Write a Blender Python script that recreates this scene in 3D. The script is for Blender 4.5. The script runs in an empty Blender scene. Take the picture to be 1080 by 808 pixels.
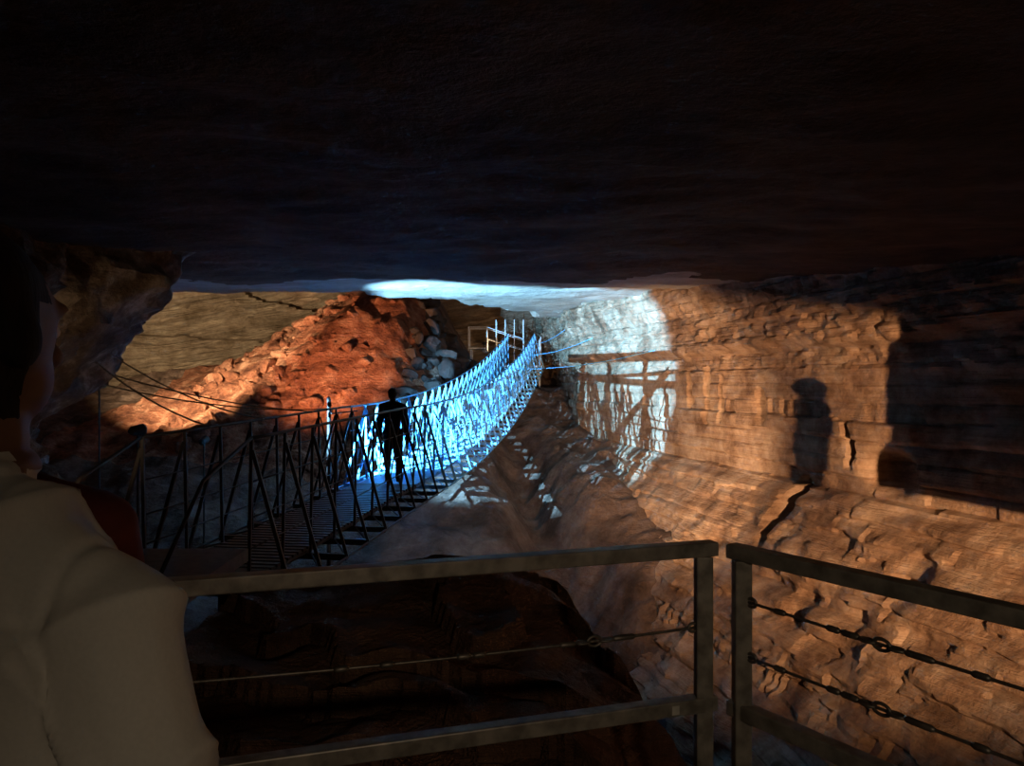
import bpy, bmesh, math, random
from mathutils import Vector, Matrix, noise
random.seed(7)
S = bpy.context.scene
S.view_settings.view_transform = 'Standard'

# ------------------------------------------------------------------ helpers
def sm(a, b, x):
    t = max(0.0, min(1.0, (x - a) / (b - a)))
    return t * t * (3 - 2 * t)
def fbm(x, y, z, o=4):
    return noise.fractal(Vector((x, y, z)), 1.0, 2.0, o)
def rnd(*a):
    return noise.cell(Vector([v * 1.0 + 0.5 for v in a] + [0.5] * (3 - len(a))))

def link(ob, parent=None):
    S.collection.objects.link(ob)
    if parent: ob.parent = parent
    return ob
def empty(name, loc=(0, 0, 0)):
    e = bpy.data.objects.new(name, None); e.location = loc
    e.empty_display_size = 0.2
    return link(e)
def mesh_obj(name, verts, faces, mat, smooth=False, parent=None):
    me = bpy.data.meshes.new(name)
    me.from_pydata([tuple(v) for v in verts], [], faces)
    me.update()
    if smooth:
        me.polygons.foreach_set('use_smooth', [True] * len(me.polygons))
    if mat: me.materials.append(mat)
    return link(bpy.data.objects.new(name, me), parent)

class MB:
    def __init__(s): s.v = []; s.f = []
    def frame(s, d):
        d = d.normalized()
        up = Vector((0, 0, 1)) if abs(d.z) < 0.95 else Vector((0, 1, 0))
        a = d.cross(up).normalized(); b = a.cross(d).normalized()
        return a, b
    def box(s, p, q, w, h):
        p = Vector(p); q = Vector(q); a, b = s.frame(q - p)
        n = len(s.v)
        for c in (p, q):
            for i, j in ((-1, -1), (1, -1), (1, 1), (-1, 1)):
                s.v.append(c + a * (i * w / 2) + b * (j * h / 2))
        for f in ((0, 3, 2, 1), (4, 5, 6, 7), (0, 1, 5, 4), (1, 2, 6, 5), (2, 3, 7, 6), (3, 0, 4, 7)):
            s.f.append([n + k for k in f])
    def tube(s, pts, r, seg=8):
        pts = [Vector(p) for p in pts]; n0 = len(s.v)
        for i, p in enumerate(pts):
            d = pts[min(i + 1, len(pts) - 1)] - pts[max(i - 1, 0)]
            a, b = s.frame(d)
            rr = r[i] if isinstance(r, (list, tuple)) else r
            for k in range(seg):
                t = 2 * math.pi * k / seg
                s.v.append(p + a * math.cos(t) * rr + b * math.sin(t) * rr)
        for i in range(len(pts) - 1):
            for k in range(seg):
                k2 = (k + 1) % seg
                s.f.append([n0 + i * seg + k, n0 + i * seg + k2, n0 + (i + 1) * seg + k2, n0 + (i + 1) * seg + k])
        s.f.append([n0 + k for k in range(seg)][::-1])
        s.f.append([n0 + (len(pts) - 1) * seg + k for k in range(seg)])
    def ring(s, c, ax, ay, R1, R2, r, seg=16, sg=6):
        c = Vector(c); ax = Vector(ax).normalized(); ay = Vector(ay).normalized(); az = ax.cross(ay)
        n0 = len(s.v)
        for i in range(seg):
            t = 2 * math.pi * i / seg
            p = c + ax * math.cos(t) * R1 + ay * math.sin(t) * R2
            o = (ax * math.cos(t) * R2 + ay * math.sin(t) * R1).normalized()
            for k in range(sg):
                u = 2 * math.pi * k / sg
                s.v.append(p + o * math.cos(u) * r + az * math.sin(u) * r)
        for i in range(seg):
            i2 = (i + 1) % seg
            for k in range(sg):
                k2 = (k + 1) % sg
                s.f.append([n0 + i * sg + k, n0 + i2 * sg + k, n0 + i2 * sg + k2, n0 + i * sg + k2])
    def obj(s, name, mat, parent=None, smooth=False, bevel=0):
        o = mesh_obj(name, s.v, s.f, mat, smooth, parent)
        if bevel:
            m = o.modifiers.new('bevel', 'BEVEL'); m.width = bevel; m.segments = 2
        return o

def surf(name, nu, nv, fn, mat, flip=False):
    V = []; F = []
    for j in range(nv + 1):
        for i in range(nu + 1):
            V.append(fn(i / nu, j / nv))
    for j in range(nv):
        for i in range(nu):
            a = j * (nu + 1) + i
            q = [a, a + 1, a + nu + 2, a + nu + 1]
            F.append(q[::-1] if flip else q)
    o = mesh_obj(name, V, F, mat, True)
    o.data.set_sharp_from_angle(angle=math.radians(27))
    return o

# ---------------------------------------------------------------- materials
def rock(name, c1, c2, c3, scale=0.8, strata=0.0, sfreq=3.0, bump=0.5, rough=0.85, tilt=(0, 0, 0), dist=.12, fine=5):
    m = bpy.data.materials.new(name); m.use_nodes = True
    nt = m.node_tree; N = nt.nodes; L = nt.links
    bs = N['Principled BSDF']; bs.inputs['Roughness'].default_value = rough
    bs.inputs['Specular IOR Level'].default_value = 0.25
    tc = N.new('ShaderNodeTexCoord')
    mp = N.new('ShaderNodeMapping'); mp.inputs['Rotation'].default_value = tilt
    L.new(tc.outputs['Object'], mp.inputs['Vector'])
    n1 = N.new('ShaderNodeTexNoise'); n1.inputs['Scale'].default_value = scale
    n1.inputs['Detail'].default_value = 8; n1.inputs['Roughness'].default_value = 0.7
    L.new(mp.outputs[0], n1.inputs['Vector'])
    cr = N.new('ShaderNodeValToRGB')
    cr.color_ramp.elements[0].position = 0.36; cr.color_ramp.elements[0].color = (*c1, 1)
    cr.color_ramp.elements[1].position = 0.66; cr.color_ramp.elements[1].color = (*c3, 1)
    e = cr.color_ramp.elements.new(0.5); e.color = (*c2, 1)
    L.new(n1.outputs['Fac'], cr.inputs['Fac'])
    mp2 = N.new('ShaderNodeMapping'); mp2.inputs['Scale'].default_value = (0.15, 0.15, sfreq)
    L.new(mp.outputs[0], mp2.inputs['Vector'])
    n2 = N.new('ShaderNodeTexNoise'); n2.inputs['Scale'].default_value = 2.0
    n2.inputs['Detail'].default_value = 6; n2.inputs['Roughness'].default_value = 0.7
    L.new(mp2.outputs[0], n2.inputs['Vector'])
    r2 = N.new('ShaderNodeMapRange'); r2.inputs[1].default_value = 0.3; r2.inputs[2].default_value = 0.7
    r2.inputs[3].default_value = 1 - strata; r2.inputs[4].default_value = 1 + strata * 0.4
    L.new(n2.outputs['Fac'], r2.inputs[0])
    mx = N.new('ShaderNodeVectorMath'); mx.operation = 'SCALE'
    L.new(cr.outputs[0], mx.inputs[0]); L.new(r2.outputs[0], mx.inputs['Scale'])
    L.new(mx.outputs[0], bs.inputs['Base Color'])
    n3 = N.new('ShaderNodeTexNoise'); n3.inputs['Scale'].default_value = fine
    n3.inputs['Detail'].default_value = 6; n3.inputs['Roughness'].default_value = 0.74
    L.new(mp.outputs[0], n3.inputs['Vector'])
    a1 = N.new('ShaderNodeMath'); a1.operation = 'MULTIPLY_ADD'
    L.new(n2.outputs['Fac'], a1.inputs[0]); a1.inputs[1].default_value = 0.4 + strata * 4
    L.new(n3.outputs['Fac'], a1.inputs[2])
    b = N.new('ShaderNodeBump'); b.inputs['Strength'].default_value = bump; b.inputs['Distance'].default_value = dist
    L.new(a1.outputs[0], b.inputs['Height']); L.new(b.outputs[0], bs.inputs['Normal'])
    return m

def plain(name, col, rough=0.5, metal=0.0, var=0.25, scale=12, bump=0.1, dist=0.005, stretch=None):
    m = bpy.data.materials.new(name); m.use_nodes = True
    nt = m.node_tree; N = nt.nodes; L = nt.links
    bs = N['Principled BSDF']; bs.inputs['Roughness'].default_value = rough; bs.inputs['Metallic'].default_value = metal
    tc = N.new('ShaderNodeTexCoord'); mp = N.new('ShaderNodeMapping')
    if stretch: mp.inputs['Scale'].default_value = stretch
    L.new(tc.outputs['Object'], mp.inputs['Vector'])
    n = N.new('ShaderNodeTexNoise'); n.inputs['Scale'].default_value = scale; n.inputs['Detail'].default_value = 6
    L.new(mp.outputs[0], n.inputs['Vector'])
    cr = N.new('ShaderNodeValToRGB')
    cr.color_ramp.elements[0].position = 0.35; cr.color_ramp.elements[1].position = 0.65
    cr.color_ramp.elements[0].color = (*[c * (1 - var) for c in col], 1)
    cr.color_ramp.elements[1].color = (*[min(1, c * (1 + var)) for c in col], 1)
    L.new(n.outputs['Fac'], cr.inputs['Fac']); L.new(cr.outputs[0], bs.inputs['Base Color'])
    b = N.new('ShaderNodeBump'); b.inputs['Strength'].default_value = bump; b.inputs['Distance'].default_value = dist
    L.new(n.outputs['Fac'], b.inputs['Height']); L.new(b.outputs[0], bs.inputs['Normal'])
    return m

M_wall = rock('limestone_wall', (.20, .12, .075), (.42, .29, .195), (.64, .51, .385), 1.3, 0.30, 5.0, 0.8, fine=8, dist=.07)
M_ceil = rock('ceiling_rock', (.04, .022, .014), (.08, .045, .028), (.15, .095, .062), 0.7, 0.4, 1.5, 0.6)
M_ceil2 = rock('lit_tone_ceiling_rock', (.30, .25, .20), (.42, .37, .31), (.54, .49, .42), 0.5, 0.3, 1.5, 0.5)  # far ceiling copy, paled so its colour carries the blue glow
M_back = rock('beige_strata_rock', (.22, .165, .105), (.40, .32, .23), (.54, .46, .34), 0.9, 0.55, 5, 1.0, tilt=(0, .22, 0), dist=.25)
M_floor = rock('gorge_rock', (.075, .05, .037), (.165, .115, .09), (.29, .22, .18), 0.9, 0.15, 1.5, 0.9, dist=.2)
M_left = rock('left_rock', (.06, .04, .028), (.16, .12, .085), (.5, .43, .34), 1.6, 0.15, 1.2, 0.9)
M_mound = rock('mound_rock', (.15, .075, .045), (.28, .15, .095), (.42, .25, .16), 0.9, 0.3, 3.0, 0.9, rough=0.7)
M_red = rock('red_rubble_rock', (.14, .055, .035), (.38, .16, .09), (.66, .38, .25), 1.6, 0.1, 1.5, 1.0, dist=.35)
M_bould = rock('grey_boulder', (.024, .022, .023), (.045, .042, .041), (.075, .07, .066), 1.2, 0.1, 1.0, 0.8)
M_steel = plain('galvanised_steel', (.38, .35, .31), 0.42, 0.25, 0.35, 18, 0.15)
M_rod = plain('cable_steel', (.25, .22, .19), 0.45, 0.6, 0.3, 40, 0.2)
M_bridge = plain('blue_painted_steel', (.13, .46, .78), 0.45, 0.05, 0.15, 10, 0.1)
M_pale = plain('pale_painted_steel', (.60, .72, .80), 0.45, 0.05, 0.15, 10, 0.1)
M_brdark = plain('shade_dark_steel', (.032, .027, .024), 0.6, 0.2, 0.3, 10, 0.1)  # near bridge steel with the shade put into its colour
M_black = plain('black_lamp_housing', (.02, .02, .02), 0.5, 0.3)
M_white = plain('white_label', (.7, .68, .62), 0.6)
M_grate = plain('walkway_steel', (.10, .085, .075), 0.6, 0.4)

# --------------------------------------------------------------- right wall
NRM = Vector((-.971, -.24, 0))
def wall_x(y):
    return 8.42 - .247 * y if y < 25 else 2.245 - .03 * (y - 25)
HOL = ((11.2, -1.35, .40, .28, .5), (13.3, -2.3, .16, .5, .5), (14.5, -.45, .14, .28, .3),
       (16.6, -.3, .08, .45, .35), (16.0, -.35, .06, .4, .35), (10.0, -2.6, .3, .25, .2), (12.0, -1.0, .08, .3, .3),
       (17.4, -.2, .08, .35, .3), (11.5, -3.4, .2, .25, .2))
def wall_disp(y, z):
    w = fbm(y * .5, z * .5, 3.1, 2) * .25
    d = fbm(y * .28, z * .35, 1.7, 2) * .12
    d += fbm(y * 1.0, z * 5.0, 7.3, 5) * .030
    zz = z + w * .2
    k = math.floor(zz / .30); off = rnd(k, 11)
    blk = math.floor(y / (1.2 + 1.2 * rnd(k, 3)) + off)
    d += (rnd(k, blk) - .5) * .032 + (rnd(k, 77) - .5) * .08
    fr = zz / .30 - k
    d -= .032 * (1 - sm(0, .15, min(fr, 1 - fr)))
    zt = .70 + fbm(y * .5, 2.2, 0, 3) * .2
    d += .26 * sm(zt - .12, zt + .12, z) + .30 * sm(1.3, 2.2, z)
    d += sm(.05, .3, z) * abs(fbm(y * 1.8, z * 3.6, 9, 4)) * .14
    d += .22 * (1 - sm(-2.0, -1.85, z + fbm(y * .8, 4, 1, 3) * .08)) * sm(26, 20, y)
    low = max(0, -1.95 - z)
    st = (low + .10 * fbm(y * .7, z * .5, 8, 3)) / .40; sk = math.floor(st)
    d += .78 * (.40 * (sk + sm(.15, .85, st - sk)) * .5 + low * .5)
    rub = 1 - sm(-2.3, -1.7, z)
    if rub > 0:
        k3 = math.floor((z + .14 * fbm(y, z, 2, 3)) / .26)
        d += rub * (fbm(y * 1.5, z * 3.0, 4, 6) * .10 + (rnd(k3, math.floor(y / .75 + rnd(k3, 9) + .3 * fbm(y, z, 6, 2)), 4) - .5) * .05)
    for (hy, hz, ry, rz, a) in HOL:
        q = ((y - hy) / ry) ** 2 + ((z - hz) / rz) ** 2
        if q < 6: d -= a * math.exp(-q * q * .6)
    return d
def f_wall(u, v):
    y = -5 + 42 * (u ** 1.25); z = -7 + 11.5 * v
    d = wall_disp(y, z)
    return Vector((wall_x(y), y, z)) + NRM * d
surf('wall_right', 640, 320, f_wall, M_wall)

# ------------------------------------------------------------------ ceiling
def ceil_h(x, y):
    h = .95 + .074 * min(y, 18.0)
    h += fbm(x * .25, y * .35, 5, 3) * .13
    t = y * .55 + fbm(x * .2, y * .2, 8, 3) * 1.2
    h += (math.floor(t) * .10 - t * .10) * .6 * sm(7, 12, y)
    h += fbm(x * 1.1, y * 2.0, 2, 4) * .04
    e = (-3.6 + .6 * (y - 18.5)) - x + fbm(x, y, 3, 3) * .5
    h += 4.7 * sm(0, 1.3, e) * sm(17.8, 18.8, y + fbm(x * .7, 1, 6, 3) * .5)
    h += .15 * sm(18, 22, y)
    return h
def f_ceil(u, v):
    x = -18 + 28 * u; y = -6 + 43 * v
    return Vector((x, y, ceil_h(x, y)))
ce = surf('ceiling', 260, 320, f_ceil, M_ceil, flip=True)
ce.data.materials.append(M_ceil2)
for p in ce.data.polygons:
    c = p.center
    if c.y > 14.0 + 2.5 * fbm(c.x * .5, c.y * .5, 2, 4): p.material_index = 1  # far faces get the lit tone, near faces keep the shaded one

# --------------------------------------------------- left and back rock wall
def path_surf(name, pts, z0, z1, nu, nv, mat, disp):
    P = [Vector((p[0], p[1], 0)) for p in pts]
    seg = [(P[i + 1] - P[i]).length for i in range(len(P) - 1)]; T = sum(seg)
    def at(s):
        s = s * T
        for i, l in enumerate(seg):
            if s <= l or i == len(seg) - 1:
                return P[i].lerp(P[i + 1], min(1, s / l))
            s -= l
    cols = []
    for i in range(nu + 1):
        u = i / nu
        c = Vector((0, 0, 0))
        for k in (-2, -1, 0, 1, 2):
            c += at(max(0, min(1, u + k * .012)))
        c /= 5
        d = at(min(1, u + .02)) - at(max(0, u - .02)); d.normalize()
        cols.append((c, Vector((d.y, -d.x, 0))))
    def f(u, v):
        c, n = cols[round(u * nu)]
        z = z0 + (z1 - z0) * v
        return c + Vector((0, 0, z)) + n * disp(c.x, c.y, z)
    return surf(name, nu, nv, f, mat)
def d_left(x, y, z):
    d = fbm(x * .45, y * .45, z * .6, 5) * .75
    d += (noise.ridged_multi_fractal(Vector((x * 1.1, y * 1.1, z * 1.6)), 1, 2, 4, 1, 2) - 1) * .22
    d += .5 * sm(.1, 1.3, z) + .3 * sm(1.2, 2, z)
    d -= .6 * (1 - sm(-.8, 0, z))
    return d
path_surf('wall_left', [(-4.4, -6), (-4.5, 4), (-4.95, 8.4), (-5.6, 10), (-8, 12), (-14, 14)], -7, 4.5, 280, 170, M_left, d_left)
def d_back(x, y, z):
    zz = z + x * .2 + fbm(x * .3, z * .3, 2, 3) * .4
    k = math.floor(zz / .5)
    return fbm(x * .3, z * .4, 4, 4) * .5 + (rnd(k, 5) - .5) * .35 + fbm(x * .8, z * 3, 4, 5) * .22
path_surf('wall_back', [(-17, 12), (-17, 24), (-14, 31), (-6, 33.5), (0, 36), (4, 36)], -7, 8, 280, 160, M_back, d_back)

# ------------------------------------------------------------- gorge terrain
def prof(y):
    K = [(-6, -5.6), (12, -5.3), (16, -3.6), (20, -2.5), (25, -1.4), (30, -.25), (37, .4)]
    for a, b in zip(K, K[1:]):
        if y <= b[0]: return a[1] + (b[1] - a[1]) * (y - a[0]) / (b[0] - a[0])
    return K[-1][1]
def ground(x, y):
    z = prof(y)
    sx = 4.6 if x < -4.2 else 2.0
    z += 4.5 * math.exp(-((x + 4.3) / sx) ** 2) * sm(19.5, 27.5, y)
    z += .6 * sm(-4, -9, x) * sm(12, 20, y)
    z -= 1.5 * math.exp(-((x - (3.2 - .13 * y)) / .8) ** 2) * sm(28, 22, y) * sm(8, 12, y)
    z += fbm(x * .35, y * .35, 1, 4) * .4
    z += (noise.ridged_multi_fractal(Vector((x * .8, y * .8, 2)), 1, 2, 4, 1, 2) - 1) * .12
    z += fbm(x * 1.6, y * 1.6, 5, 5) * (.16 if y > 19 else .10)
    return z
def f_floor(u, v):
    x = -18 + 27 * u; y = -6 + 43 * v
    return Vector((x, y, ground(x, y)))
fl = surf('floor', 320, 390, f_floor, M_floor)
fl.data.materials.append(M_red)
for p in fl.data.polygons:
    c = p.center
    if c.y > 19.5 and c.x < -3.0 + .25 * fbm(c.x, c.y, 3, 3) + (26 - c.y) * .1 and c.x > -13: p.material_index = 1

def mound(x, y):
    z = -1.30 + .10 * sm(-1.8, -.4, x)
    z -= .42 * sm(-.15, .9, x - (4.6 - y) * .12) + max(0, x - .55 - (4.2 - y) * .25) * 1.6
    z -= 3.2 * sm(5.0, 6.6, y + .3 * fbm(x, 3, 1, 3))
    z -= .35 * (1 - sm(2.3, 4.0, y))
    z -= 3.5 * (1 - sm(-2.5, -1.75, x))
    q = x * .5 + y * .9 + fbm(x * .6, y * .6, 4, 3)
    z += (math.floor(q * 1.6) - q * 1.6) * .13
    z += fbm(x * .9, y * .9, 6, 5) * .14 + fbm(x * 3, y * 3, 6, 4) * .03
    return max(z, -5.9)
surf('rock_mound', 190, 180, lambda u, v: Vector((-3.2 + 6.0 * u, 2.35 + 5.2 * v, mound(-3.2 + 6.0 * u, 2.35 + 5.2 * v))), M_mound)

def boulders(name, lst, mat):
    V = []; F = []
    for (x, y, z, r, sd) in lst:
        bm = bmesh.new(); bmesh.ops.create_icosphere(bm, subdivisions=3, radius=1)
        n0 = len(V)
        rot = Matrix.Rotation(sd * 2.3, 3, 'Z') @ Matrix.Rotation(sd * .4, 3, 'X')
        pl_ = [(Vector((rnd(sd, k, 1) - .5, rnd(sd, k, 2) - .5, rnd(sd, k, 3) - .5)).normalized(), .42 + .25 * rnd(sd, k, 4)) for k in range(9)]
        for v in bm.verts:
            p = v.co.copy()
            for n, o in pl_:
                dd = p.dot(n) - o
                if dd > 0: p -= n * dd
            p = rot @ Vector((p.x * 1.5, p.y * 1.1, p.z * .8))
            V.append(Vector((x, y, z)) + p * r)
        for f in bm.faces: F.append([n0 + v.index for v in f.verts])
        bm.free()
    return mesh_obj(name, V, F, mat)
L1 = []; L2 = []
for i in range(190):
    x = random.uniform(-3.5, -1.0); y = random.uniform(20.5, 30)
    if x > -3.3 + .142 * (y - 6) - 1.6: continue
    r = random.uniform(.12, .48)
    L1.append((x, y, ground(x, y) + r * .05, r, i))
for i in range(300):
    x = random.uniform(-10.5, -4.2); y = random.uniform(20, 29.5)
    r = random.uniform(.05, .24) * (1.5 if y < 22.5 or x < -7.5 else 1)
    L2.append((x, y, ground(x, y) + r * .05, r, i + 300))
boulders('boulder_pile', L1, M_bould)
boulders('red_rubble_pile', L2, M_red)

# ---------------------------------------------------------- suspension bridge
BR = empty('suspension_bridge')
Y0, Y1 = 7.3, 32.0
def bx(y): return -3.3 + .142 * (y - 6)
def bz(y):
    t = y - 7
    if t < 5.66: return -1.80 - .022 * (5.66 - t)
    return -1.58 - .0779 * t + .00688 * t * t
DIR = Vector((.142, 1, 0)).normalized(); SD = Vector((DIR.y, -DIR.x, 0))
HW, HO, HR = .55, 1.00, 1.38
fr = MB(); cb = MB(); dk = MB(); brc = MB()
def C(y, s=0, h=0):
    return Vector((bx(y), y, bz(y) + h)) + SD * s
n = int((Y1 - Y0) / .72); st = (Y1 - Y0) / n
for i in range(n + 1):
    y = Y0 + i * st
    near = y < 13.3
    fr.box(C(y, -HO, -.14), C(y, HO, -.14), .06, .07)
    for s in (-1, 1):
        w_ = .03 if near else .04
        fr.box(C(y, s * HW, -.14), C(y, s * (HW + .03), HR), w_, w_)
        brc.box(C(y, s * HO, -.14), C(y, s * (HW + .04), HR - .12), w_ + .004, w_ + .004)
        if i < n:
            y2 = y + st
            if y > 11:
                brc.tube([C(y, s * HW, .05), C(y2, s * HW, HR - .1)], .012, 5)
                brc.tube([C(y, s * HW, HR - .1), C(y2, s * HW, .05)], .012, 5)
            brc.tube([C(y, s * HO, -.14), C(y2, s * HW, -.10)], .012, 5)
ys = [Y0 + (Y1 - Y0) * k / 60 for k in range(61)]
for s in (-1, 1):
    cb.tube([C(y, s * (HW + .03), HR) for y in ys], .018, 8)
    for h in (.3, .6, .95):
        cb.tube([C(y, s * (HW + .02), h) for y in ys], .008, 6)
    cb.tube([C(y, s * HO, -.14) for y in ys], .016, 6)
    cb.tube([C(y, s * HW * .9, -.09) for y in ys], .025, 6)
y = Y0
while y < Y1:
    dk.box(C(y, -HW, -.03), C(y, HW, -.03), .085, .03); y += .13
dk.box(C(Y0 - .12, -HW, .08), C(Y0 - .12, HW, .08), .24, .03)
dk.box(C(Y0 - .12, -HW, .22), C(Y0 - .12, HW, .22), .12, .03)
for s in (-1, 1):
    a = C(Y0, s * (HW + .03), HR)
    cb.tube([a, a + Vector((-.1, -.9, -.30)), a + Vector((-.15, -1.7, -1.04))], .018, 6)
for (y, zt, yw, zw) in ((27, HR, 22.5, 1.45), (24, HR, 18.5, .85), (29.5, HR, 25.5, 1.9)):
    a = C(y, HW, zt); b = Vector((wall_x(yw), yw, zw)) + NRM * (wall_disp(yw, zw) - .1)
    mid = (a + b) / 2 + Vector((0, 0, -.18))
    cb.tube([a, a.lerp(mid, .5) + Vector((0, 0, -.04)), mid, mid.lerp(b, .5) + Vector((0, 0, -.04)), b], .011, 6)
ca = MB()
for (y, zw, yw, sag) in ((8.5, .35, 9.2, .12), (11.4, .10, 9.4, .10), (9.8, .55, 9.2, .18), (12.4, -.1, 9.6, .14)):
    a = C(y, -HW, HR); b = Vector((-5.4, yw, zw + .1))
    pts = [a.lerp(b, t / 8) - Vector((0, 0, sag * 4 * (t / 8) * (1 - t / 8))) for t in range(9)]
    ca.tube(pts, .011, 6)
ld = MB()
zE = bz(Y1)
ld.box((.45, 32, zE - .05), (.45, 34.6, zE - .05), 1.7, .08)
for k in range(5):
    ld.box((-.35 - .2 * k, 32.4, zE + .15 * k), (-.35 - .2 * k, 33.5, zE + .15 * k), .24, .04)
ld.box((-1.9, 32.95, zE + .75), (-1.15, 32.95, zE + .75), 1.2, .06)
for x in (-1.9, -1.1, -.7, -.3, .1, .5):
    h0 = zE + (.75 if x < -1.1 else (.75 * (-.35 - x) / .8 if x < -.35 else 0))
    for yy in (32.4, 33.5):
        ld.box((x, yy, h0 - .1), (x, yy, zE + (2.0 if x > -.8 else 1.7)), .035, .035)
for yy in (32.4, 33.5):
    ld.box((-1.9, yy, zE + 1.68), (-1.1, yy, zE + 1.68), .03, .03)
    ld.box((-1.1, yy, zE + 1.68), (.5, yy, zE + 1.15), .03, .03)
    ld.box((-1.1, yy, zE + 1.2), (.5, yy, zE + .7), .025, .025)
for x, yy in ((-1.8, 32.5), (-1.8, 33.4), (-.3, 34.3), (1.2, 32.2), (1.2, 34.3), (-.3, 32.2)):
    ld.box((x, yy, ground(x, yy) - .3), (x, yy, zE + (.7 if x < -1 else -.08)), .08, .08)
for yy in (32.1, 33, 34):
    ld.box((1.25, yy, zE), (1.25, yy, zE + 1.2), .05, .05)
ld.box((1.25, 32.1, zE + 1.2), (1.25, 34.4, zE + 1.2), .05, .05)
ld.box((1.25, 32.1, zE + .6), (1.25, 34.4, zE + .6), .03, .03)
sf = MB()  # bars added to throw bold shadows on the blue-lit wall
sf.tube([(-3.06, 12.4, -.37), (-3.72, 15.0, -.31)], .036, 8)
sf.tube([(-3.06, 12.4, -.56), (-3.72, 15.0, -.47)], .024, 8)
for (x, y, zt, dx, dy) in ((-3.48, 14.08, -.31, .03, -.15), (-3.32, 13.42, -.33, -.02, .1), (-3.62, 14.62, -.31, 0, -.05)):
    sf.tube([(x, y, zt), (x + dx, y + dy, ground(x, y) - .2)], .034, 8)
sf.tube([(-3.24, 13.10, -.45), (-3.56, 14.40, -1.15)], .030, 8)
sf.tube([(-3.60, 14.55, -.45), (-3.30, 13.35, -1.5)], .026, 8)
sf.tube([(-3.32, 13.42, -.56), (-2.78, 13.3, -.50)], .014, 8)
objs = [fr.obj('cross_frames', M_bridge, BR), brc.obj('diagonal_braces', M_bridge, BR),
        cb.obj('cables', M_bridge, BR, True), dk.obj('deck_planks', M_bridge, BR), ld.obj('landing_stair', M_pale, BR), sf.obj('shadow_bar_frame', M_brdark, BR, True),
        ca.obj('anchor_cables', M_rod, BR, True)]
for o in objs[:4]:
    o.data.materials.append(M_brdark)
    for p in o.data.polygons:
        if p.center.y < 13.3: p.material_index = 1  # near end recoloured dark in place of shade

# ------------------------------------------------------- walkway under camera
pl = empty('walkway_platform')
poly = [(-.92, 1.86), (.63, 2.32), (3.15, -1.6), (1.5, -4.5), (-4.3, -4.5), (-4.3, 7.15), (-2.55, 7.15), (-2.5, 4.3)]
V = [(x, y, -1.6) for x, y in poly] + [(x, y, -1.72) for x, y in poly]
k = len(poly)
F = [list(range(k))[::-1], [k + i for i in range(k)]] + [[i, (i + 1) % k, k + (i + 1) % k, k + i] for i in range(k)]
mesh_obj('slab', V, F, M_grate, parent=pl)
mb = MB()
for x, y in ((-.8, 1.6), (.55, 2.0), (1.6, .3), (-2.8, 3.9), (-4.1, 3.9), (-2.7, 7.0), (-4.1, 7.0), (-1, -4), (-4, -4), (1.3, -4), (2.6, -1.5)):
    mb.box((x, y, -6), (x, y, -1.7), .12, .12)
mb.obj('support_legs', M_grate, pl)

# ----------------------------------------------------------- metal railings
def railing(name, a, b, cabs, knots, posts):
    R = empty(name)
    a = Vector((a[0], a[1], 0)); b = Vector((b[0], b[1], 0)); d = (b - a).normalized()
    nn = Vector((-d.y, d.x, 0))
    m = MB()
    Z = Vector((0, 0, 1))
    m.box(a + Z * -.5, b + Z * -.5, .05, .042)
    m.box(a + Z * -.965, b + Z * -.965, .045, .045)
    m.obj('rails', M_steel, R, bevel=.004)
    m = MB()
    for t in posts:
        p = a.lerp(b, t)
        m.box(p + Z * -.522, p + Z * -1.6, .05, .045)
        m.box(p + Z * -1.6, p + Z * -1.585, .12, .12)
    m.obj('posts', M_steel, R, bevel=.004)
    c = MB()
    for zc, sag in cabs:
        def cp(t):
            return a.lerp(b, posts[0] + (posts[-1] - posts[0]) * t) + Z * (zc - sag * 4 * t * (1 - t))
        c.tube([cp(i / 24) for i in range(25)], .0045, 8)
        for t, kind in knots:
            p = cp(t); e = (cp(min(1, t + .01)) - cp(max(0, t - .01))).normalized()
            u = e.cross(nn).normalized()
            if kind == 0:
                c.tube([p - e * .02, p - e * .012, p + e * .012, p + e * .02], [.005, .009, .009, .005], 8)
            else:
                c.ring(p, e, u, .022, .014, .005)
                c.ring(p + e * .036, e, nn, .020, .012, .0045)
                c.ring(p - e * .036, e, nn, .020, .012, .0045)
                c.tube([p + e * .055, p + e * .065, p + e * .12, p + e * .13], [.004, .009, .009, .004], 8)
                c.tube([p - e * .055, p - e * .065, p - e * .10, p - e * .11], [.004, .009, .009, .004], 8)
        for t in (posts[0], posts[-1]):
            p = a.lerp(b, t) + Z * zc
            c.ring(p + d * (.035 if t == posts[0] else -.035), d, Z, .016, .012, .005)
    c.obj('cables', M_rod, R, True)
    return R
A0, A1 = (-.86, 1.80), (.615, 2.245)
rA = railing('metal_railing', A0, A1, [(-.735, .012)], [(.28, 0), (.36, 0), (.5, 0), (.53, 0), (.76, 1)], [.012, .975])
B0, B1 = (.655, 2.215), (2.55, -.55)
rB = railing('metal_railing', B0, B1, [(-.64, .02), (-.80, .02)], [(.04, 0), (.09, 0), (.13, 1), (.2, 0), (.27, 1), (.4, 0), (.7, 1)], [.012, .5, .98])
lab = MB(); dA = (Vector((*A1, 0)) - Vector((*A0, 0))).normalized(); nA = Vector((-dA.y, dA.x, 0))
p = Vector((*A0, 0)).lerp(Vector((*A1, 0)), .905) - nA * .0245 + Vector((0, 0, -.965))
lab.box(p - dA * .012, p + dA * .012, .004, .026); lab.obj('label_plate', M_white, rA)

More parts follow.
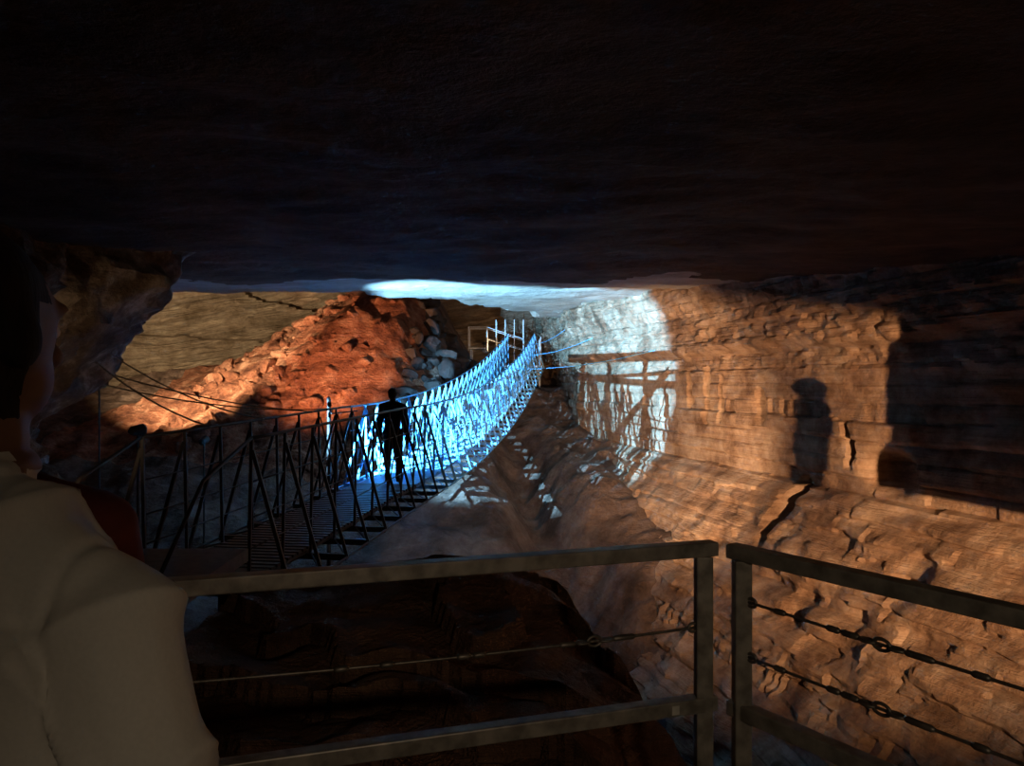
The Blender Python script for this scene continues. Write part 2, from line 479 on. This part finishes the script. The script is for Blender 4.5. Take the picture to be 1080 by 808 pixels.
# ------------------------------------------------------------------- people
def add_ell(bm, c, r):
    ret = bmesh.ops.create_icosphere(bm, subdivisions=3, radius=1)
    for v in ret['verts']:
        v.co = Vector((c[0] + v.co.x * r[0], c[1] + v.co.y * r[1], c[2] + v.co.z * r[2]))
def add_cap(bm, p, q, r1, r2, ends=True, seg=14):
    p = Vector(p); q = Vector(q)
    ret = bmesh.ops.create_cone(bm, cap_ends=True, segments=seg, radius1=r1, radius2=r2, depth=(q - p).length)
    rot = (q - p).to_track_quat('Z', 'Y').to_matrix(); mid = (p + q) / 2
    for v in ret['verts']: v.co = rot @ v.co + mid
    if ends:
        for c, r in ((p, r1), (q, r2)):
            add_ell(bm, c, (r, r, r))
def keep_outer(me):
    bm = bmesh.new(); bm.from_mesh(me); bm.verts.ensure_lookup_table()
    seen = [False] * len(bm.verts); comps = []
    for v0 in bm.verts:
        if seen[v0.index]: continue
        st = [v0]; seen[v0.index] = True; comp = []
        while st:
            v = st.pop(); comp.append(v)
            for e in v.link_edges:
                o = e.other_vert(v)
                if not seen[o.index]: seen[o.index] = True; st.append(o)
        comps.append(comp)
    comps.sort(key=len, reverse=True)
    dl = [v for c in comps[1:] for v in c]
    if dl: bmesh.ops.delete(bm, geom=dl, context='VERTS')
    bm.to_mesh(me); bm.free()
def person(name, loc, H, yaw, mats, voxel=.009, bulk=1.0, headyaw=0, slope=0, detail=False):
    E = empty(name, loc); E.rotation_euler = (0, 0, yaw)
    bm = bmesh.new(); b = bulk
    add_ell(bm, (0, 0, .735), (.100 * b, .068 * b, .115)); add_ell(bm, (0, .002, .63), (.086 * b, .064 * b, .10))
    add_ell(bm, (0, -.004, .535), (.094 * b, .070 * b, .075))
    add_cap(bm, (0, -.004, .80), (0, .006, .885), .040, .031)
    arms = {}
    sx = .106 if detail else .118
    for s in (-1, 1):
        add_cap(bm, (s * .02, -.004, .80 - slope * .5), (s * (sx - .008) * b, -.002, .795 - slope), .046, .038 * b)
        add_cap(bm, (0, -.012, .845), (s * .085, -.006, .808 - slope), .026, .034)
        if detail:   # loose shirt hanging across the back
            add_ell(bm, (s * .040, -.014, .69), (.072, .056, .13))
        el = (s * (.152 if detail else .142) * b, -.012, .625); wr = (s * .148 * b, .03, .485)
        add_cap(bm, (s * sx * b, -.002, .792 - slope), el, .037 * b, .033 * b)
        add_cap(bm, el, wr, .030 * b, .018); arms[s] = (el, wr)
        add_cap(bm, (s * .048, 0, .52), (s * .056, .008, .285), .056, .038)
        add_cap(bm, (s * .056, .008, .285), (s * .058, -.008, .05), .037, .025)
        add_ell(bm, (s * .060, .03, .022), (.028, .072, .022))
    hb = bmesh.new()
    add_ell(hb, (0, .002, .942), (.044, .054, .058)); add_ell(hb, (0, .020, .908), (.034, .036, .036))
    add_cap(hb, (0, .052, .938), (0, .066, .922), .006, .009); add_ell(hb, (0, .050, .900), (.016, .010, .006))
    add_ell(hb, (0, .046, .953), (.034, .012, .008))
    for s in (-1, 1): add_ell(hb, (s * .046, -.002, .930), (.007, .014, .019))
    add_ell(hb, (0, -.010, .952), (.049, .054, .055)); add_ell(hb, (0, -.026, .925), (.043, .034, .05))
    R = Matrix.Rotation(headyaw, 4, 'Z')
    for v in hb.verts: v.co = R @ v.co
    tm = bpy.data.meshes.new('tmp'); hb.to_mesh(tm); bm.from_mesh(tm); hb.free()
    for v in bm.verts: v.co *= H
    me = bpy.data.meshes.new(name + '_body'); bm.to_mesh(me); bm.free()
    ob = bpy.data.objects.new(name + '_tmp', me); S.collection.objects.link(ob)
    m = ob.modifiers.new('r', 'REMESH'); m.mode = 'VOXEL'; m.voxel_size = voxel; m.use_smooth_shade = True
    m = ob.modifiers.new('s', 'SMOOTH'); m.iterations = 7 if detail else 4; m.factor = .5
    dg = bpy.context.evaluated_depsgraph_get(); dg.update()
    nm = bpy.data.meshes.new_from_object(ob.evaluated_get(dg))
    bpy.data.objects.remove(ob)
    keep_outer(nm)
    nm.materials.clear()
    for mt in mats: nm.materials.append(mt)
    Ri = Matrix.Rotation(-headyaw, 4, 'Z')
    cols = .862
    nrm_ = [v.normal.copy() for v in nm.vertices]; co_ = [v.co.copy() for v in nm.vertices]
    for i, (c0, n0) in enumerate(zip(co_, nrm_)):
        z = c0.z / H; x = c0.x
        if .06 < z < cols:
            wgt = sm(cols, cols - .04, z)
            if detail and z > .5:
                # creases: narrow ridges running down from the shoulder and collar
                wv = fbm(x * 2.2, c0.y * 2.2, c0.z * 1.8, 2)
                r1 = 1 - abs(math.sin(x * 22 + c0.z * 11 + 2.2 * wv))
                r2 = 1 - abs(math.sin(x * 13 - c0.z * 17 + 2.6 * wv + 1))
                off = (.016 * r1 ** 2.2 + .013 * r2 ** 2.5 - .006) * wgt
                # armhole and centre-back yoke seam
                ax = abs(abs(x / H) - .098)
                off -= .005 * math.exp(-(ax / .0035) ** 2) * sm(.70, .74, z)
                off -= .004 * math.exp(-((z - .775) / .003) ** 2) * (abs(x / H) < .098)
            else:
                g = math.sin(x * 34 + c0.z * 10 + 2.0 * fbm(x * 2, c0.y * 2, c0.z * 2, 1))
                off = .005 * (.5 * g + .9 * fbm(x * 5, c0.y * 5, c0.z * 4, 2)) * wgt * (H / 1.7)
            if .5 < z: off += .008 * sm(cols, cols - .01, z) + (.004 if z > cols - .014 and detail else 0)
            co_[i] = c0 + n0 * off
    nm.vertices.foreach_set('co', [a for c0 in co_ for a in c0]); nm.update()
    for p in nm.polygons:
        p.use_smooth = True
        c = p.center / H; z = c.z
        if z > cols - .012 * (c.y > 0):
            h = Ri @ c
            hr = (h.z > .968) or (h.y < .012 and h.z > .882) or (h.z > .955 and h.y < .03)
            p.material_index = 1 if hr else 0
        elif z > .50: p.material_index = 2
        elif z > .045: p.material_index = 3
        else: p.material_index = 4
    body = bpy.data.objects.new('body', nm); link(body, E)
    eb = bmesh.new()
    for s in (-1, 1):
        q = R @ Vector((s * .017, .047, .938)); add_ell(eb, q, (.0075, .006, .0055))
    for v in eb.verts: v.co *= H
    em = bpy.data.meshes.new('eyes'); eb.to_mesh(em); eb.free(); em.materials.append(M_white); link(bpy.data.objects.new('eyes', em), E)
    hbm = bmesh.new()
    for s in (-1, 1):
        el, wr = Vector(arms[s][0]), Vector(arms[s][1])
        d = (wr - el).normalized()
        side = Vector((0, 1, 0))
        side = (side - d * side.dot(d)).normalized(); nrm = d.cross(side)
        if nrm.dot(Vector((-s, 0, -.5))) < 0: nrm = -nrm
        add_cap(hbm, wr, wr + d * .02, .016, .017)
        for k in range(4):
            o = side * (.018 - k * .012)
            base = wr + d * .02 + o * .7; kn = wr + d * .052 + o
            add_cap(hbm, base, kn, .010, .0072)
            l = (.024, .027, .025, .019)[k]
            a = kn + d * l + nrm * .006; c = a + d * l * .6 + nrm * .014
            add_cap(hbm, kn, a, .0058, .0052); add_cap(hbm, a, c, .0052, .0042)
        t0 = wr + d * .012 + side * .014; t1 = t0 + side * .018 + d * .018 + nrm * .006; t2 = t1 + d * .02 + nrm * .006
        add_cap(hbm, t0, t1, .008, .0068); add_cap(hbm, t1, t2, .0066, .005)
    for v in hbm.verts: v.co *= H
    hm = bpy.data.meshes.new('hands'); hbm.to_mesh(hm); hbm.free(); hm.materials.append(mats[0])
    hm.polygons.foreach_set('use_smooth', [True] * len(hm.polygons))
    link(bpy.data.objects.new('hands', hm), E)
    return E
skin = plain('skin', (.20, .10, .06), .6, 0, .08, 30, .1)
hair = plain('dark_hair', (.010, .006, .005), .8, 0, .4, 60, .5, stretch=(3, 3, .4))
shirtb = plain('off_white_shirt', (.66, .64, .60), .9, 0, .03, 200, .15, .001)
dkblue = plain('dark_blue_jacket', (.004, .008, .02), .9)
dark = plain('matte_black', (.006, .005, .005), .95)
jeans = plain('dark_trousers', (.008, .009, .012), .85)
shoes = plain('black_shoes', (.015, .013, .012), .5)
maroon = plain('maroon_top', (.13, .02, .014), .85)

person('standing_visitor', (-.595, .80, -1.6), 1.77, math.radians(-12), [skin, hair, shirtb, jeans, shoes], voxel=.006, bulk=.99, slope=.028, detail=True)
person('visitor_in_maroon', (-1.03, 1.42, -1.6), 1.70, math.radians(12), [skin, hair, maroon, jeans, shoes], voxel=.012, slope=.02, bulk=1.08)
c = C(13.5, .06, -.015)
person('bridge_walker', c, 1.72, math.radians(-8), [dark, hair, dkblue, dkblue, shoes], voxel=.013)  # skin slot painted black so the walker stays a silhouette

# ------------------------------------------------------------------- lamps
def lamp(name, loc, tgt, W, col, size, blend=.3, rad=.08, gz=None, hood=None):
    E = empty(name, loc)
    l = bpy.data.lights.new(name + '_bulb', 'SPOT'); l.energy = W; l.color = col
    l.spot_size = math.radians(size); l.spot_blend = blend; l.shadow_soft_size = rad
    d = (Vector(tgt) - Vector(loc)).normalized()
    lo = bpy.data.objects.new('bulb', l); link(lo, E)
    lo.rotation_euler = d.to_track_quat('-Z', 'Y').to_euler()
    m = MB(); c = -d
    m.tube([c * .02, c * .05, c * .22, c * .26], [.08, .09, .07, .03], 14)
    lo.location = d * .03
    m.tube([c * .12, c * .12 + Vector((0, 0, -.2))], .02, 6)
    if gz is not None: m.tube([c * .12 + Vector((0, 0, -.2)), c * .12 + Vector((0, 0, gz - loc[2]))], .02, 6)
    if hood:  # flag plate added to keep the beam off the ceiling
        f = Vector((d.x, d.y, 0)).normalized()
        m.box(c * .1 + Vector((0, 0, hood[0])), f * hood[1] + Vector((0, 0, hood[0])), .9, .012)
        m.box(c * .12, c * .12 + Vector((0, 0, hood[0])), .03, .03)
    m.obj('housing', M_black, E)
    return E
KL = Vector((3.45, -1.0, -1.15))
lamp('blue_spotlight', (-5.6, 11.3, -.70), (1.95, 23.0, .75), 34000, (.25, .62, 1.0), 46, .25, .008, gz=-3.5)
lamp('warm_spotlight', KL, (4.25, 15.5, -.7), 10800, (1.0, .53, .265), 43, .95, .012, gz=-6, hood=(.125, .7))
lamp('gorge_fill', (.8, 9.5, -3.4), (3.9, 18.0, -.5), 3900, (1.0, .59, .33), 50, .8, .1, gz=-6)  # added fill that evens out brightness along the far wall
lamp('under_bridge_fill', (-3.4, 11.0, -2.6), (-1.3, 17.0, -3.2), 420, (.86, .90, 1.0), 38, .8, .1, gz=-5.5)  # added cool fill for the rock below the deck
lamp('red_spotlight', (-6.6, 16.0, -1.2), (-5.0, 27, 2.3), 7200, (1.0, .43, .21), 42, .7, .1, gz=-4)
lamp('amber_spotlight', (-9.6, 17.3, .2), (-10.8, 32, 1.7), 10500, (1.0, .70, .41), 60, .7, .1, gz=-4)
lamp('landing_light', (-1.2, 32.9, 1.75), (-.6, 34.5, 1.6), 40, (1.0, .6, .3), 120, .7, .05, gz=1.6)
lamp('foreground_fill', (1.0, -1.7, .35), (.20, 2.0, -.7), 33, (1.0, .76, .50), 51, .9, .08, gz=-1.6)  # added weak fill behind the camera for rails and shirt
lamp('ceiling_fill', (.3, 2.65, -1.72), (-.3, 4.6, 1.0), 28, (1.0, .28, .10), 150, .9, .1, gz=-2.2)  # added red fill that lifts the dark near ceiling
lamp('left_rock_spotlight', (-3.7, 5.6, -1.2), (-5.1, 9.2, .6), 45, (1.0, .66, .40), 60, .8, .1, gz=-1.6)

# unseen board added before the warm lamp to shade part of the wall
def along(px_ratio, z, t):
    yw = 8.42 / (px_ratio + .247); P = Vector((px_ratio * yw, yw, z)); return KL.lerp(P, t)
p1 = along(.512, 1.25, .3); p2 = along(.74, -1.6, .3)
SB = empty('shadow_board')
m = MB(); zc = (p1.z + p2.z) / 2; hh = abs(p1.z - p2.z)
m.box((p1.x, p1.y, zc), (p2.x, p2.y, zc), .03, hh); m.obj('panel', plain('board_panel', (.12, .1, .08), .6), SB, bevel=.006)
m = MB(); q = Vector((p2.x, p2.y, 0)); m.tube([q + Vector((0, 0, -6)), q + Vector((0, 0, zc))], .025, 8); m.obj('post', M_grate, SB)

# unseen hanging shape added to cast a figure-like shadow on the wall
a = along(.406, -1.82, .3); b_ = along(.406, .16, .3)
HC = empty('hanging_shadow_caster', (a.x, a.y, a.z)); hgt = b_.z - a.z
bm = bmesh.new()
add_cap(bm, (0, 0, .0), (0, 0, hgt * .70), .050, .050, ends=False, seg=24)
add_ell(bm, (0, 0, hgt * .70), (.054, .05, .055))
add_ell(bm, (-.010, 0, hgt * .87), (.050, .046, .056)); add_ell(bm, (-.028, 0, hgt * .86), (.040, .04, .026))
add_cap(bm, (0, 0, hgt * .6), (0, 0, hgt * .85), .040, .036)
for v in bm.verts: v.co.x += .008 * fbm(v.co.z * 8, v.co.x * 5, 1, 3)
me = bpy.data.meshes.new('caster_body'); bm.to_mesh(me); bm.free(); me.materials.append(dark)
link(bpy.data.objects.new('caster_body', me), HC)
m = MB(); m.tube([(0, 0, hgt * .9), (0, 0, ceil_h(a.x, a.y) - a.z + .1)], .003, 6); m.obj('wire', M_rod, HC)

# ------------------------------------------------------------ world, camera
w = bpy.data.worlds.new('World'); S.world = w; w.use_nodes = True
w.node_tree.nodes['Background'].inputs[0].default_value = (.012, .005, .003, 1)
w.node_tree.nodes['Background'].inputs[1].default_value = 0.3
cam = bpy.data.cameras.new('Camera'); co = bpy.data.objects.new('Camera', cam); link(co)
cam.lens = 26; cam.sensor_width = 36; co.location = (0, 0, 0); co.rotation_euler = (math.radians(90), 0, 0)
cam.clip_start = .05
S.camera = co
